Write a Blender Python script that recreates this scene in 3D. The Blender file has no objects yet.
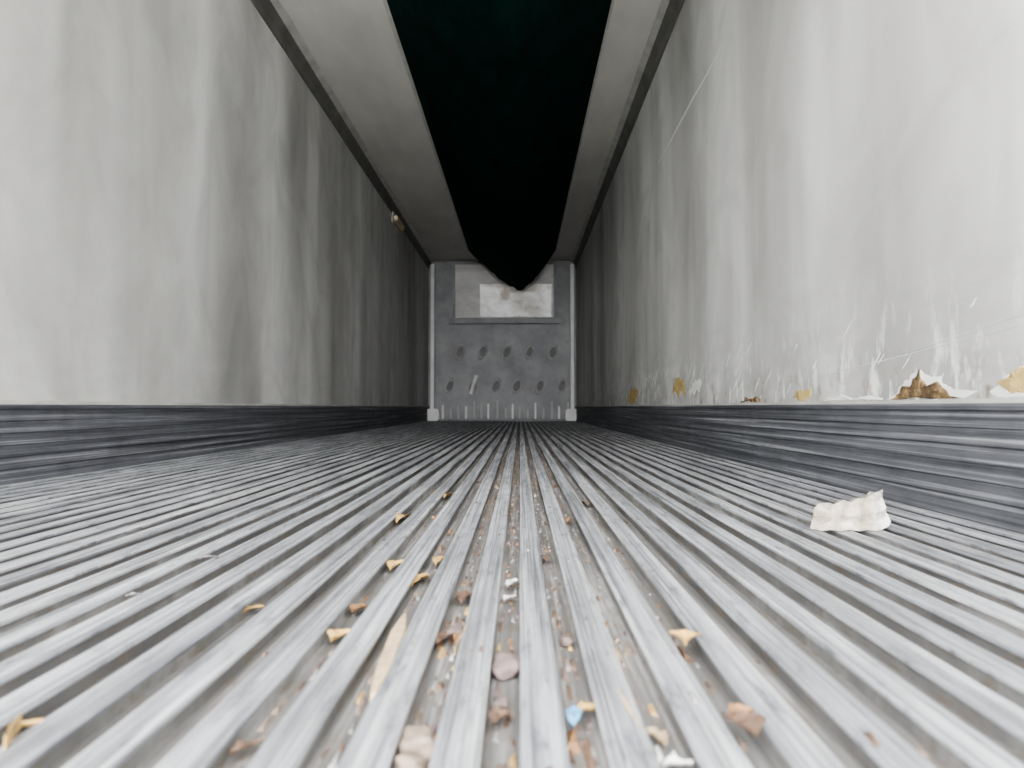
import bpy, bmesh, math, random
from mathutils import Vector, noise
random.seed(7)
S=bpy.context.scene
S.view_settings.view_transform='AgX'
S.view_settings.look='AgX - Medium High Contrast'
XL,XR,YB,YF,ZC=-1.55,0.95,-1.55,13.0,2.70
H=0.23; F=770.0; VX,VY=520.0,407.0

# ---------- helpers ----------
def link(o,parent=None):
    S.collection.objects.link(o)
    if parent: o.parent=parent
    return o
def mesh(name,verts,faces,mats,parent=None,smooth=False,midx=None):
    m=bpy.data.meshes.new(name); m.from_pydata(verts,[],faces); m.update()
    if not isinstance(mats,(list,tuple)): mats=[mats]
    for a in mats: m.materials.append(a)
    if midx:
        for p,i in zip(m.polygons,midx): p.material_index=i
    if smooth:
        for p in m.polygons: p.use_smooth=True
    return link(bpy.data.objects.new(name,m),parent)
def box(name,a,b,mat,parent=None,bev=0.0):
    bm=bmesh.new(); bmesh.ops.create_cube(bm,size=1)
    for v in bm.verts:
        v.co=Vector([(a[i]+b[i])/2+v.co[i]*(b[i]-a[i]) for i in range(3)])
    if bev: bmesh.ops.bevel(bm,geom=bm.edges[:],offset=bev,segments=2,affect='EDGES')
    m=bpy.data.meshes.new(name); bm.to_mesh(m); bm.free(); m.materials.append(mat)
    return link(bpy.data.objects.new(name,m),parent)
def extr(name,prof,y0,y1,mats,midx=None,parent=None,ny=1,jit=0):
    n=len(prof); v=[];f=[];mi=[]
    for j in range(ny+1):
        y=y0+(y1-y0)*j/ny
        for p in prof: v.append((p[0],y,p[1]))
    for j in range(ny):
        for i in range(n-1):
            f.append((j*n+i,j*n+i+1,(j+1)*n+i+1,(j+1)*n+i)); mi.append(midx[i] if midx else 0)
    return mesh(name,v,f,mats,parent,midx=mi)
class NT:
    def __init__(s,name):
        s.m=bpy.data.materials.new(name); s.m.use_nodes=True
        s.t=s.m.node_tree; s.b=s.t.nodes['Principled BSDF']; s.L=s.t.links.new
        s.tc=s.t.nodes.new('ShaderNodeTexCoord').outputs['Object']
    def mapc(s,sc,loc=(0,0,0),rot=(0,0,0)):
        n=s.t.nodes.new('ShaderNodeMapping'); n.inputs['Scale'].default_value=sc
        n.inputs['Location'].default_value=loc; n.inputs['Rotation'].default_value=rot
        s.L(s.tc,n.inputs['Vector']); return n.outputs[0]
    def noise(s,sc,scale=1,det=4,rough=.55,loc=(0,0,0),rot=(0,0,0),dist=0):
        n=s.t.nodes.new('ShaderNodeTexNoise'); n.inputs['Scale'].default_value=scale
        n.inputs['Detail'].default_value=det; n.inputs['Roughness'].default_value=rough
        n.inputs['Distortion'].default_value=dist
        s.L(s.mapc(sc,loc,rot),n.inputs['Vector']); return n.outputs['Fac']
    def ramp(s,fac,stops):
        n=s.t.nodes.new('ShaderNodeValToRGB'); e=n.color_ramp.elements
        while len(e)<len(stops): e.new(.5)
        for x,(p,c) in zip(e,stops):
            x.position=p; x.color=(c[0],c[1],c[2],1) if isinstance(c,(tuple,list)) else (c,c,c,1)
        s.L(fac,n.inputs[0]); return n.outputs[0]
    def mix(s,fac,a,b,mode='MIX'):
        n=s.t.nodes.new('ShaderNodeMix'); n.data_type='RGBA'; n.blend_type=mode
        for k,val in ((0,fac),(6,a),(7,b)):
            if hasattr(val,'is_output'): s.L(val,n.inputs[k])
            elif k==0: n.inputs[0].default_value=val
            else: n.inputs[k].default_value=(val[0],val[1],val[2],1)
        return n.outputs[2]
    def math(s,op,a,b=0,c=0):
        n=s.t.nodes.new('ShaderNodeMath'); n.operation=op
        for k,val in enumerate((a,b,c)):
            if hasattr(val,'is_output'): s.L(val,n.inputs[k])
            else: n.inputs[k].default_value=val
        return n.outputs[0]
    def sep(s):
        n=s.t.nodes.new('ShaderNodeSeparateXYZ'); s.L(s.tc,n.inputs[0]); return n.outputs
    def rng(s,v,a,b,c=0,d=1):
        n=s.t.nodes.new('ShaderNodeMapRange'); s.L(v,n.inputs[0])
        for i,x in enumerate((a,b,c,d)): n.inputs[i+1].default_value=x
        return n.outputs[0]
    def bump(s,h,st=.3,d=.01):
        n=s.t.nodes.new('ShaderNodeBump'); n.inputs['Strength'].default_value=st
        n.inputs['Distance'].default_value=d; s.L(h,n.inputs['Height']); s.L(n.outputs[0],s.b.inputs['Normal'])
    def out(s,col,rough=.6,metal=0,spec=.5):
        if hasattr(col,'is_output'): s.L(col,s.b.inputs['Base Color'])
        else: s.b.inputs['Base Color'].default_value=(*col,1)
        if hasattr(rough,'is_output'): s.L(rough,s.b.inputs['Roughness'])
        else: s.b.inputs['Roughness'].default_value=rough
        s.b.inputs['Metallic'].default_value=metal
        s.b.inputs['Specular IOR Level'].default_value=spec
        return s.m
def simple(name,c,rough=.7,metal=0,var=.3,sc=30):
    n=NT(name); f=n.noise((1,1,1),sc,5)
    d=tuple(x*(1-var) for x in c); b=tuple(min(1,x*(1+var)) for x in c)
    n.bump(f,.3,.004)
    return n.out(n.ramp(f,[(.3,d),(.7,b)]),rough,metal)

# ---------- materials ----------
def wallmat(name,right):
    n=NT(name)
    wide=n.noise((.1,1.3,.20),1,1.5,.4,loc=(0,3.1 if right else 0,0),dist=.3)  # upright stripes put both waviness shading and dirt into the wall colour
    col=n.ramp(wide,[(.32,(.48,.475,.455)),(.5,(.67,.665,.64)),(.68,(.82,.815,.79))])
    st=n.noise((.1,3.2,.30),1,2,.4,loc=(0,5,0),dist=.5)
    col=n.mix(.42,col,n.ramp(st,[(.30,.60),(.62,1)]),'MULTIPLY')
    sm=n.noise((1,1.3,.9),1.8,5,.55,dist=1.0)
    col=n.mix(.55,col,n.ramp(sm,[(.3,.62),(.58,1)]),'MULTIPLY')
    z=n.sep()[2]
    low=n.rng(z,.22,.75,1,0)
    drt=n.noise((1,2,6),2.5,5,.6)
    col=n.mix(n.math('MULTIPLY',low,n.ramp(drt,[(.35,0),(.7,.5 if right else .25)])),col,(.27,.265,.25))
    if right:
        l2=n.rng(z,.24,.60,1,0)
        sc=n.noise((1,6,2.2),3,4,.65,rot=(math.radians(32),0,0))
        col=n.mix(n.math('MULTIPLY',l2,n.ramp(sc,[(.54,0),(.66,.9)])),col,(.95,.95,.93))
        l3=n.rng(z,.24,.42,1,0)
        so=n.noise((1,6,4),2.2,5,.7,loc=(4,2,1))
        col=n.mix(n.math('MULTIPLY',l3,n.ramp(so,[(.54,0),(.66,.9)])),col,(.20,.16,.12))
    fs=n.noise((1,3,60),1.0,3,.6,rot=(math.radians(-8),0,0))
    col=n.mix(n.ramp(fs,[(.66,0),(.74,.2)]),col,(.38,.38,.36))
    n.bump(n.math('ADD',n.math('MULTIPLY',wide,1.0),n.math('MULTIPLY',st,.25)),.5,.06)
    return n.out(col,.55,0,.3)
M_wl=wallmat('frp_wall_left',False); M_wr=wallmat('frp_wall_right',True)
n=NT('ceiling_panel'); f=n.noise((2,.6,1),1.5,5)
M_ceil=n.out(n.ramp(f,[(.3,(.64,.62,.575)),(.7,(.78,.76,.715))]),.55)
n=NT('aluminium_rib_top')
a=n.noise((60,.8,1),1,5,.6); b=n.noise((420,1.4,1),1,4,.7,loc=(3,1,0)); c=n.noise((13,1.4,1),1.3,6,.7); d=n.noise((40,7,1),1.5,5,.7)
col=n.ramp(a,[(.32,(.36,.38,.42)),(.5,(.62,.64,.68)),(.66,(.93,.945,.965))])
col=n.mix(.95,col,n.ramp(b,[(.36,.26),(.54,1)]),'MULTIPLY')
col=n.mix(.75,col,n.ramp(c,[(.34,.34),(.56,1)]),'MULTIPLY')
col=n.mix(n.ramp(d,[(.54,0),(.66,.75)]),col,(.15,.16,.185))
n.bump(b,.4,.002)
M_rib=n.out(col,n.rng(a,.3,.7,.6,.42),.45)
n=NT('groove_grime')
a=n.noise((90,1.6,1),1,6,.7); b=n.noise((1,.35,1),60,6,.7)
col=n.ramp(a,[(.3,(.08,.079,.077)),(.52,(.20,.197,.193)),(.7,(.52,.51,.50))])
col=n.mix(n.ramp(b,[(.48,0),(.68,.65)]),col,(.17,.135,.10))
n.bump(b,.8,.004)
M_grv=n.out(col,.75,.1)
n=NT('kick_plate_metal')
a=n.noise((1,.5,90),1,5,.65); b=n.noise((1,3,4),3,5,.6)
col=n.ramp(a,[(.35,(.07,.073,.08)),(.55,(.16,.165,.18)),(.74,(.52,.53,.55))])
col=n.mix(.5,col,n.ramp(b,[(.3,.5),(.6,1)]),'MULTIPLY')
M_kick=n.out(col,.6,.15)
M_trim=simple('corner_trim_grey',(.15,.147,.135),.6,0,.25,6)
M_trimL=simple('corner_trim_light',(.52,.51,.48),.5,0,.2,6)
n=NT('duct_fabric'); f=n.noise((3,1,3),3,5)
n.bump(f,.5,.02)
M_duct=n.out(n.ramp(f,[(.3,(.0015,.012,.010)),(.7,(.002,.023,.019))]),.85,0,.08)
M_rail=simple('duct_rail_metal',(.55,.54,.50),.5,0,.15,8)
n=NT('bulkhead_panel'); f=n.noise((2,2,2),1.5,6,.65)
M_bulk=n.out(n.ramp(f,[(.3,(.22,.223,.23)),(.7,(.38,.384,.39))]),.5)
n=NT('evaporator_cover'); f=n.noise((1.5,1,2.5),1.5,6,.7,dist=.6)
M_evap=n.out(n.ramp(f,[(.32,(.50,.49,.47)),(.7,(.74,.73,.71))]),.5,0)
n=NT('smudged_highlight_plate'); f=n.noise((1.2,1,1.6),1.6,4,.6,dist=.8)
M_hlplate=n.out(n.ramp(f,[(.34,(.40,.36,.31)),(.46,(.66,.65,.63)),(.60,(.93,.93,.92))]),.4,.3)  # cover's bright highlight painted as pale colour, with brownish smudges
M_post=simple('bulkhead_post_white',(.80,.80,.78),.5,0,.1,5)
M_dark=simple('port_recess_grey',(.22,.22,.22),.8)
M_ring=simple('port_rim',(.44,.44,.43),.5,0,.08)
M_lamp=simple('lamp_lens_amber',(.74,.62,.42),.4)

# ---------- shell ----------
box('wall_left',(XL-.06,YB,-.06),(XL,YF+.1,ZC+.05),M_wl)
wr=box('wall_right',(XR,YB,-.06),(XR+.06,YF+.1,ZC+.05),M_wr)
box('wall_front',(XL,YF,-.06),(XR,YF+.1,ZC),M_bulk)
box('ceiling',(XL,YB,ZC),(XR,YF,ZC+.05),M_ceil)
P=.0586; W=.0160; D=.018; prof=[];mi=[]
k0=math.ceil((XL+.03-.016)/P); k1=math.floor((XR-.03-.016)/P)
prof.append((XL,-D))
for k in range(k0,k1+1):
    x=.016+k*P
    pts=[(x-W+.004,-D),(x-W+.004,-.005),(x-W,-.004),(x-W,-.001),(x-W+.0012,0),(x-.0085,0),(x-.0070,-.0018),(x-.0055,0),
         (x+.0055,0),(x+.0070,-.0018),(x+.0085,0),(x+W-.0012,0),(x+W,-.001),(x+W,-.004),(x+W-.004,-.005),(x+W-.004,-D)]
    prof+=pts; mi+=[1,1,1]+[0]*10+[0,1,1]
prof.append((XR,-D)); mi+= [1]
mi=mi[:len(prof)-1]
extr('floor',prof,YB,YF,[M_rib,M_grv],mi)
def kick(name,x,s):
    pr=[(x,.238),(x+s*.022,.238),(x+s*.024,.232)]
    z=.225
    for i in range(6):
        pr+=[(x+s*.024,z),(x+s*.016,z-.004),(x+s*.016,z-.016),(x+s*.024,z-.020)]
        z-=.036
    pr+=[(x+s*.024,0.0),(x+s*.024,-D)]
    extr(name,pr,YB,YF,M_kick)
kick('baseboard_left',XL,1); kick('baseboard_right',XR,-1)
box('trim_1',(XL,YB,.238),(XL+.012,YF,.250),M_trimL); box('trim_2',(XR-.010,YB,.238),(XR,YF,.247),M_trimL)
def corner(name,x,s):
    pr=[(x,ZC-.13),(x+s*.012,ZC-.13),(x+s*.014,ZC-.07),(x+s*.035,ZC-.05),(x+s*.05,ZC-.03),(x+s*.09,ZC-.012),(x+s*.09,ZC)]
    extr(name,pr,YB,YF,[M_trim,M_trimL],[0,0,0,0,1,1])
corner('trim_3',XL,1); corner('trim_4',XR,-1)
# ---------- air duct ----------
duct=bpy.data.objects.new('air_duct',None); link(duct)
x0,x1=-.81,.56; nu,ny=28,90; y0,y1=1.6,12.0; v=[];f=[]
for j in range(ny+1):
    t=j/ny; y=y0+(y1-y0)*t
    sag=.42+.22*t**3+.03*math.sin(y*1.9)
    cx=(x0+x1)/2+.14*t
    for i in range(nu+1):
        u=-1+2*i/nu
        xx=(x0+x1)/2+u*(x1-x0)/2+(cx-(x0+x1)/2)*(1-abs(u))
        d=sag*(1-abs(u)**(1.55-.2*t))
        w=noise.noise(Vector((xx*3,y*1.6,0)))*.03*(1-u*u)
        z=ZC-.012-d+w
        yy=y
        if j==ny: yy+=random.uniform(-.12,.1)*(1-abs(u)); z-=random.uniform(0,.05)*(1-abs(u))
        v.append((xx,yy,z))
n1=nu+1
for j in range(ny):
    for i in range(nu): f.append((j*n1+i,j*n1+i+1,(j+1)*n1+i+1,(j+1)*n1+i))
f.append(tuple(range(nu,-1,-1)))
sk=mesh('fabric_sleeve',v,f,M_duct,duct,smooth=True)
for nm,x in (('rail_a',x0),('rail_b',x1)):
    box(nm,(x-.02,y0,ZC-.018),(x+.012,y1,ZC),M_rail,duct,.003)
# ---------- front bulkhead ----------
bh=bpy.data.objects.new('refrigeration_bulkhead',None); link(bh)
yb=YF
box('lower_panel',(-1.36,yb-.10,.34),(.84,yb-.001,1.66),M_bulk,bh,.01)
for nm,x in (('post_a',-1.46),('post_b',.87)):
    box(nm,(x-.03,yb-.22,.12),(x+.03,yb-.12,2.62),M_post,bh,.008)
    box(nm+'_foot',(x-.12,yb-.30,0.001),(x+.12,yb-.05,.20),M_post,bh,.02)
def wedge(name,a,b,back,mat,fr=.18):
    (xa,za),(xb,zb)=a,b
    vs=[(xa,yb-.02,za),(xb,yb-.02,za),(xb,yb-.02,zb),(xa,yb-.02,zb),
        (xa,yb-fr,za),(xb,yb-fr,za),(xb,yb-back,zb),(xa,yb-back,zb)]
    return mesh(name,vs,[(0,1,2,3),(4,7,6,5),(0,4,5,1),(3,2,6,7),(0,3,7,4),(1,5,6,2)],mat,bh)
wedge('evaporator_cover',(-1.08,1.72),(.56,2.60),.26,M_evap)
wedge('highlight_plate',(-.66,1.73),(.52,2.26),.34,M_hlplate,.22)  # added plate that carries the painted highlight
box('ledge',(-1.2,yb-.25,1.62),(.68,yb-.02,1.71),M_bulk,bh,.01)
box('cover_frame_a',(-1.12,yb-.28,1.70),(-1.08,yb-.02,2.62),M_bulk,bh,.005)
box('cover_frame_b',(.56,yb-.28,1.70),(.60,yb-.02,2.62),M_bulk,bh,.005)
def ring(name,cx,cz,rx,rz,mat):
    vs=[];fs=[];N=20
    for i in range(N):
        a=2*math.pi*i/N
        for r,yy in ((1.0,-.10),(.92,-.135),(.72,-.135),(.60,-.10)):
            lx,lz=rx*r*math.cos(a),rz*r*math.sin(a)
            vs.append((cx+lx+.25*lz,yb+yy,cz+lz))
    for i in range(N):
        j=(i+1)%N
        for k in range(3): fs.append((i*4+k,j*4+k,j*4+k+1,i*4+k+1))
    mesh(name,vs,fs,mat,bh,True)
    vs=[(cx,yb-.103,cz)];
    for i in range(N):
        a=2*math.pi*i/N; lz=rz*.62*math.sin(a); vs.append((cx+rx*.62*math.cos(a)+.25*lz,yb-.103,cz+lz))
    mesh(name+'_hole',vs,[(0,1+i,1+(i+1)%N) for i in range(N)],M_dark,bh)
q=0
for yy,xs in ((352,(460,483,507,530,553)),(386,(450,473,496,517,540,562))):
    for xx in xs:
        q+=1; ring('port_%d'%q,(xx-520)/59.7,H+(407-yy)/59.7,.080,.135,M_ring)
sx,sz=(473-520)/59.7,H+(407-384)/59.7
mesh('strap',[(sx-.06,yb-.16,sz-.16),(sx-.01,yb-.16,sz-.18),(sx+.09,yb-.15,sz+.14),(sx+.03,yb-.15,sz+.15),(sx+.02,yb-.18,sz-.02)],
     [(0,1,4),(1,2,4),(2,3,4),(3,0,4)],M_post,bh)
box('grille_back',(-1.36,yb-.09,.03),(.84,yb-.02,.34),M_bulk,bh)
for i in range(17):
    x=-1.30+i*2.10/16+random.uniform(-.02,.02)
    box('grille_bar_%d'%i,(x-.016,yb-.14,.03),(x+.016,yb-.09,.16+.18*random.random()),M_post if i%3==0 else M_ring,bh,.004)
lp=bpy.data.objects.new('marker_lamp',None); link(lp)
box('base',(XL,9.2,2.46),(XL+.02,9.85,2.60),M_trimL,lp,.004)
box('lens',(XL+.02,9.25,2.48),(XL+.07,9.8,2.56),M_lamp,lp,.015)

# ---------- right wall damage (parts of the wall) ----------
n=NT('torn_foam'); fz=n.noise((1,1,1),22,6,.75)
n.bump(fz,1,.02)
M_foam=n.out(n.ramp(fz,[(.34,(.04,.028,.018)),(.50,(.17,.11,.055)),(.62,(.42,.29,.13)),(.75,(.80,.74,.60))]),.9)
n=NT('yellow_foam'); fz=n.noise((1,1,1),18,5,.6); n.bump(fz,.8,.01)
M_foamy=n.out(n.ramp(fz,[(.3,(.40,.29,.10)),(.7,(.68,.52,.24))]),.9)
M_peel=simple('peeled_skin',(.86,.86,.83),.5,0,.06,20)
def wpt(px,py):
    y=F*(XR)/(px-VX); return y,H+(VY-py)/F*y
def patch(name,pts,mat,parent,th=.0025,jag=.10):
    vs=[];N=len(pts);ps=[]
    for i in range(N):
        a=Vector(wpt(*pts[i])); b=Vector(wpt(*pts[(i+1)%N]))
        for k in range(5):
            p=a.lerp(b,k/5); p+=Vector((random.uniform(-1,1),random.uniform(-1,1)))*(b-a).length*jag
            p.y=max(p.y,.249); ps.append(p)
    c=sum(ps,Vector((0,0)))/len(ps); n2=len(ps)
    for p in ps: vs.append((XR-.0002,p[0],p[1]))
    for p in ps:
        q=c.lerp(p,.93); vs.append((XR-th,q[0],q[1]))
    for p in ps:
        q=c.lerp(p,.5); vs.append((XR-th*1.3-random.random()*.002,q[0],q[1]))
    vs.append((XR-th*1.2,c[0],c[1])); fs=[]
    for i in range(n2):
        j=(i+1)%n2
        fs+=[(i,j,n2+j,n2+i),(n2+i,n2+j,2*n2+j,2*n2+i),(2*n2+i,2*n2+j,3*n2)]
    return mesh(name,vs,fs,mat,parent)
patch('peel_1',[(884,407),(897,387),(905,380),(918,371),(935,376),(950,390),(966,407)],M_peel,wr,.0012)
patch('tear_1',[(889,408),(899,388),(909,386),(917,371),(926,386),(938,381),(950,398),(960,408)],M_foam,wr,.004)
patch('peel_2',[(986,392),(1005,376),(1030,360),(1034,400),(996,400)],M_peel,wr,.0012,.04)
patch('tear_2',[(994,384),(1012,370),(1030,363),(1034,391),(1008,392)],M_foamy,wr,.004)
patch('tear_3',[(672,393),(675,379),(684,381),(685,392)],M_foamy,wr)
patch('tear_4',[(628,400),(632,387),(638,388),(637,400)],M_foamy,wr)
patch('tear_5',[(790,400),(800,389),(811,391),(808,400)],M_foamy,wr)
patch('tear_6',[(740,404),(745,398),(760,398),(758,404)],M_foam,wr)
patch('peel_3',[(688,394),(694,380),(699,378),(702,382),(697,394)],M_peel,wr,.002)
patch('peel_4',[(820,404),(828,397),(850,400),(880,398),(884,405)],M_peel,wr,.002)
def gouge(i,ya,za,yb_,zb,w):
    d=.0015; vs=[]
    for t in range(9):
        s=t/8; y=ya+(yb_-ya)*s; z=za+(zb-za)*s+random.uniform(-.3,.3)*w; ww=w*(.25+math.sin(math.pi*s))/1.25
        vs+=[(XR-.0005,y,z-ww/2),(XR-d,y,z),(XR-.0005,y,z+ww/2)]
    fs=[]
    for t in range(8):
        a=t*3; fs+=[(a,a+3,a+4,a+1),(a+1,a+4,a+5,a+2)]
    mesh('gouge_%d'%i,vs,fs,M_peel,wr)
gouge(0,3.55,1.93,5.25,1.90,.018)
gouge(1,1.45,.405,1.95,.36,.002); gouge(2,1.45,.385,2.4,.33,.002)
for i in range(60):
    y=random.uniform(1.6,6.5); z=random.uniform(.25,.46); L=random.uniform(.015,.07)*y*.5
    gouge(4+i,y,z,y-L*.8,z+L*.6,random.uniform(.004,.010)*(y*.4))

# ---------- debris ----------
deb=bpy.data.objects.new('floor_debris',None); link(deb)
def fpt(px,py,z=0):
    y=F*(H-z)/(py-VY); return (px-VX)/F*y,y
GB=-D
def leaf(name,px,py,L,Wd,rot,mat,z=GB+.006,par=deb):
    x,y=fpt(px,py,z); N=8; vs=[];fs=[]
    for i in range(N+1):
        t=i/N; w=Wd*.5*math.sin(math.pi*min(1,max(.03,t)))**.7*(1+random.uniform(-.25,.25)); l=(t-.5)*L
        for s in (-1,-.5,0,.5,1):
            zz=.003+abs(s)*Wd*.25+random.uniform(0,.002)+ .05*L*math.sin(t*5)
            a=l*math.cos(rot)-s*w*math.sin(rot); b=l*math.sin(rot)+s*w*math.cos(rot)
            vs.append((x+a,y+b,z+zz))
    for i in range(N):
        for s in range(4): fs.append((i*5+s,i*5+s+1,i*5+s+6,i*5+s+5))
    return mesh(name,vs,fs,mat,par,True)
def stone(name,px,py,r,mat,sy=1.3,z=GB,sz=.7):
    x,y=fpt(px,py,z+r*.5); bm=bmesh.new(); bmesh.ops.create_icosphere(bm,subdivisions=3,radius=1)
    o=Vector((px*.37,py*.53,0))
    for vv in bm.verts:
        c0=Vector([math.copysign(abs(q)**.65,q) for q in vv.co])
        k=1+.5*noise.noise(vv.co*1.1+o)+.12*noise.noise(vv.co*4+o)
        c=c0*k*r; vv.co=Vector((x+c.x,y+c.y*sy,z+r*sz*.9+c.z*sz))
    m=bpy.data.meshes.new(name); bm.to_mesh(m); bm.free(); m.materials.append(mat)
    for p in m.polygons: p.use_smooth=True
    return link(bpy.data.objects.new(name,m),deb)
M_ly=simple('leaf_yellow',(.62,.41,.15),.7,0,.35,60); M_lo=simple('leaf_orange',(.30,.17,.08),.7,0,.4,60)
M_lb=simple('leaf_brown',(.15,.095,.065),.8,0,.5,70); M_wood=simple('wood_pale',(.50,.38,.24),.7,0,.3,60)
M_st=simple('stone_beige',(.27,.21,.165),.85,0,.35,70); M_st2=simple('stone_pink',(.18,.135,.125),.85,0,.35,70)
M_wh=simple('paper_white',(.80,.80,.77),.7,0,.12,25); M_bl=simple('plastic_blue',(.16,.38,.60),.5,0,.3,40)
M_gy=simple('grit_grey',(.30,.29,.28),.9,0,.4,60)
for px,py,L,Wd,r,mt in [(342,640,.035,.024,1.2,M_ly),(398,568,.065,.026,1.4,M_ly),(420,582,.08,.022,1.45,M_ly),(440,563,.07,.022,1.5,M_ly),
    (405,520,.15,.026,1.5,M_ly),(255,612,.04,.012,1.2,M_ly),(18,732,.045,.012,.9,M_ly),(360,612,.035,.02,1.3,M_lo),(683,642,.036,.028,1.4,M_ly),
    (740,728,.036,.028,1.8,M_lb),(738,715,.024,.018,.6,M_lo),(588,712,.022,.016,.5,M_ly),(565,522,.09,.02,1.6,M_lo),(448,497,.12,.02,1.5,M_ly),(465,600,.06,.024,1.5,M_lb),
    (655,738,.03,.013,1.8,M_wood),(574,572,.05,.014,1.7,M_lb),(560,480,.12,.02,1.6,M_ly),(585,505,.1,.018,1.6,M_lb),(445,640,.05,.018,1.4,M_lb),(395,700,.03,.018,1.5,M_lb),
    (462,640,.05,.014,1.4,M_lo),(545,560,.06,.012,1.6,M_lb),(500,720,.03,.016,1.2,M_lb),(250,750,.03,.012,1.1,M_lb),(420,650,.05,.014,1.3,M_lb),(487,560,.08,.014,1.5,M_lb)]:
    leaf('dry_leaf',px,py,L,Wd,r,mt, -.001 if px in(683,740,738) else GB+.003)
stone('pebble',420,742,.0125,M_st,1.1); stone('pebble',411,764,.010,M_st,1); stone('pebble',506,664,.0115,M_st2,2.3)
stone('pebble',455,632,.008,M_st2,1.8); stone('pebble',500,700,.006,M_st2)
stone('pebble',580,590,.008,M_st2,1.8); stone('pebble',566,640,.007,M_st2,1.5)
def splinter(name,pa,pb,w,mat,z=GB+.012,par=deb):
    a=fpt(pa[0],pa[1],z);b=fpt(pb[0],pb[1],z);vs=[];fs=[];N=8
    for i in range(N+1):
        t=i/N; x=a[0]+(b[0]-a[0])*t; y=a[1]+(b[1]-a[1])*t; ww=w*(.35+.8*math.sin(math.pi*t)**.6)*random.uniform(.8,1.1)/2
        vs+=[(x-ww,y,z-.004),(x-ww*.7,y,z+.005),(x+ww*.6,y,z+.007),(x+ww,y,z-.003)]
    for i in range(N):
        for s in range(4): fs.append((i*4+s,i*4+(s+1)%4,i*4+4+(s+1)%4,i*4+4+s))
    fs+=[(0,1,2,3),(N*4+3,N*4+2,N*4+1,N*4)]
    return mesh(name,vs,fs,mat,par)
splinter('wood_splinter',(405,618),(375,698),.019,M_wood); splinter('wood_splinter',(24,718),(8,742),.003,M_ly,0.004)
splinter('straw_stalk',(470,625),(455,650),.004,M_wood); splinter('straw_stalk',(615,690),(640,735),.004,M_wood)
leaf('paper_shred',512,585,.050,.014,1.35,M_wh,-.012); leaf('paper_shred',510,600,.03,.012,1.1,M_wh,-.014)
leaf('paper_shred',676,765,.022,.010,.3,M_wh,-.014)
leaf('paper_shred',210,560,.03,.009,.9,M_gy,.0); leaf('paper_shred',135,598,.02,.006,.8,M_gy,.0)
leaf('plastic_scrap',573,718,.040,.013,1.5,M_bl,-.012)
# crushed paper carton on the floor
def carton():
    def wp(px,pz,dy=0): return Vector(((px-520)/527.,1.44+dy,(526-pz)/527.))
    # columns left->right : (px bottom, py bottom, px top, py top, thickness, y offset)
    cols=[(808,525,817,501,.030,.02),(815,526,824,499,.040,.00),(823,525,830,501,.046,.006),(832,526,838,496,.050,-.004),(842,525,846,499,.052,.006),
          (851,526,854,494,.054,-.003),(860,525,861,495,.055,.005),(868,526,869,489,.056,-.002),(874,525,877,490,.056,.006),(882,522,881,487,.052,.014),(886,518,882,487,.046,.022)]
    vs=[];fs=[];R=5
    for pb,yb_,pt,yt,th,dy in cols:
        ring_=[]
        for r in range(R):      # front face bottom -> top
            t=r/(R-1); p=wp(pb+(pt-pb)*t,yb_+(yt-yb_)*t,dy+.012*t+ (.008 if r%2 else -.002)); p.x+=random.uniform(-.002,.002); p.z=max(.001,p.z); ring_.append(p)
        tp=ring_[-1]
        ring_.append(tp+Vector((.004,th*.55,-.004+random.uniform(-.003,.003))))
        ring_.append(tp+Vector((.006,th,-.012)))
        ring_.append(Vector((tp.x,ring_[0].y+th,.001)))
        vs+=[tuple(p) for p in ring_]
    M=R+3; NC=len(cols)
    for i in range(NC-1):
        for r in range(M): fs.append((i*M+r,(i+1)*M+r,(i+1)*M+(r+1)%M,i*M+(r+1)%M))
    fs.append(tuple(range(M-1,-1,-1)))
    # open right end: folded-in flap
    b=len(vs); e=[Vector(vs[(NC-1)*M+r]) for r in range(M)]; c=sum(e,Vector())/M
    for p in e: vs.append(tuple(p.lerp(c,.5)+Vector((-.010,0,0))))
    for r in range(M): fs.append(((NC-1)*M+r,b+r,b+(r+1)%M,(NC-1)*M+(r+1)%M))
    fs.append(tuple(b+r for r in range(M)))
    n=NT('creased_paper'); fz=n.noise((7,4,10),5,5,.6,dist=.8); n.bump(fz,.7,.008)
    xx=n.sep()[0]; g=n.rng(xx,.655,.69,0,1)
    c0=n.ramp(fz,[(.3,(.27,.23,.175)),(.5,(.42,.375,.31)),(.7,(.62,.57,.50))])
    c1=n.ramp(fz,[(.3,(.52,.49,.43)),(.5,(.74,.71,.66)),(.7,(.88,.86,.82))])
    o=mesh('crushed_paper_carton',vs,fs,n.out(n.mix(g,c0,c1),.75))
    bm=bmesh.new(); bm.from_mesh(o.data); bmesh.ops.recalc_face_normals(bm,faces=bm.faces[:]); bm.to_mesh(o.data); bm.free()
carton()
gm=[M_st,M_st2,M_lb,M_lo,M_wh,M_ly,M_gy]; vs=[];fs=[];mi=[]
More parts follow.
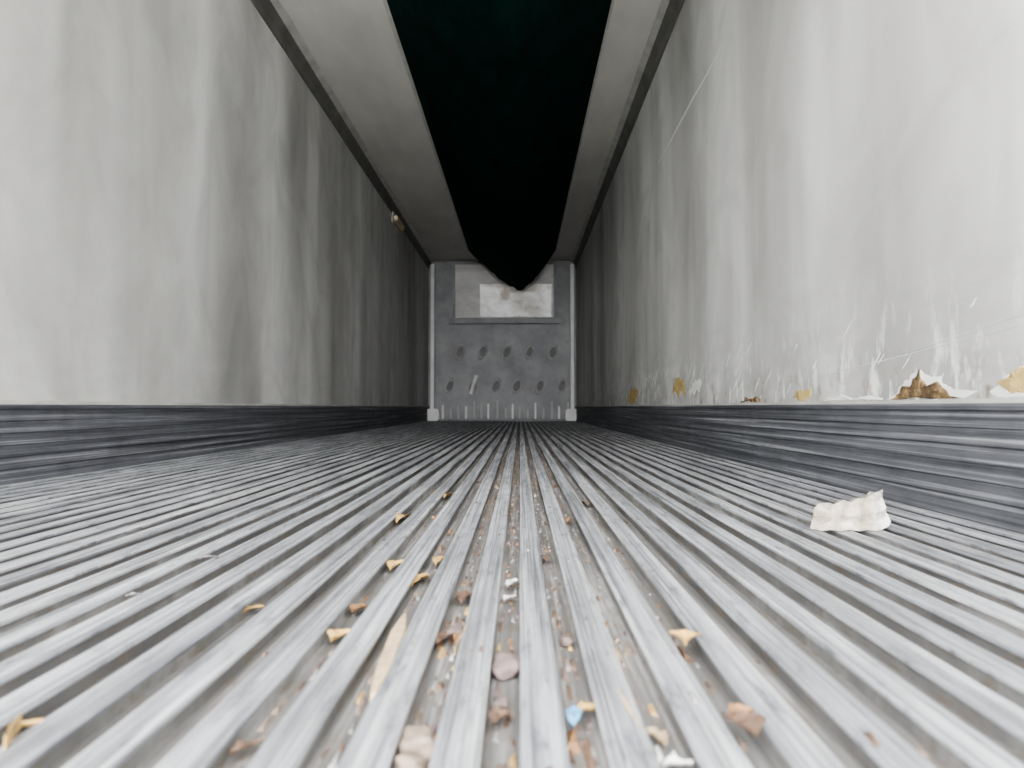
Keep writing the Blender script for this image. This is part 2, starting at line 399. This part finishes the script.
for i in range(1700):
    k=int(round(random.gauss(-1.0,2.0))); x=.016+P*(k+.5)+random.uniform(-.011,.011)
    y=.42+random.random()**1.5*4.5; s=random.uniform(.0008,.0030)*(1 if random.random()<.94 else 1.9)
    if random.random()<.02: x+=P*.5; zz=0
    else: zz=GB
    b=len(vs); st=random.uniform(2.5,8.0)
    for dx,dy,dz in ((-1,-.7,0),(1,-.9,0),(.8,1,0),(-.7,.9,0),(-.5,-.4,1),(.6,-.5,.9),(.4,.6,1.1),(-.4,.5,.8)):
        vs.append((x+dx*s*random.uniform(.6,1.3),y+dy*s*st*random.uniform(.6,1.3),zz+dz*s*random.uniform(.6,1.4)))
    q=[(0,3,2,1),(4,5,6,7),(0,1,5,4),(1,2,6,5),(2,3,7,6),(3,0,4,7)]
    fs+=[tuple(b+e for e in t) for t in q]
    mi+=[random.choices(range(7),[6,7,10,2,.6,1,7])[0]]*6
mesh('loose_grit',vs,fs,gm,deb,midx=mi)

# ---------- outside & light ----------
n=NT('yard_concrete'); fz=n.noise((1,1,1),.8,8,.6); M_g=n.out(n.ramp(fz,[(.3,(.40,.40,.39)),(.7,(.55,.54,.52))]),.9)
mesh('ground',[(-40,-60,-1.25),(40,-60,-1.25),(40,30,-1.25),(-40,30,-1.25)],[(0,1,2,3)],M_g)
w=bpy.data.worlds.new('overcast_sky'); S.world=w; w.use_nodes=True; t=w.node_tree
bg=t.nodes['Background']; bg.inputs[0].default_value=(.985,.99,1.0,1); bg.inputs[1].default_value=25.0
L=bpy.data.lights.new('rear_door_portal','AREA'); L.shape='RECTANGLE'; L.size=XR-XL; L.size_y=ZC; L.cycles.is_portal=True
o=bpy.data.objects.new('rear_door_portal',L); link(o); o.location=((XL+XR)/2,YB,ZC/2); o.rotation_euler=(math.radians(90),0,0)

# ---------- camera ----------
cd=bpy.data.cameras.new('camera'); cd.sensor_width=36; cd.lens=F/1024*36; cd.clip_start=.02
cd.dof.use_dof=True; cd.dof.focus_distance=2.6; cd.dof.aperture_fstop=6.0
cam=bpy.data.objects.new('camera',cd); link(cam); cam.location=(0,0,H)
cam.rotation_euler=(math.radians(90)+math.atan((VY-384)/F),0,math.atan((VX-512)/F))
S.camera=cam
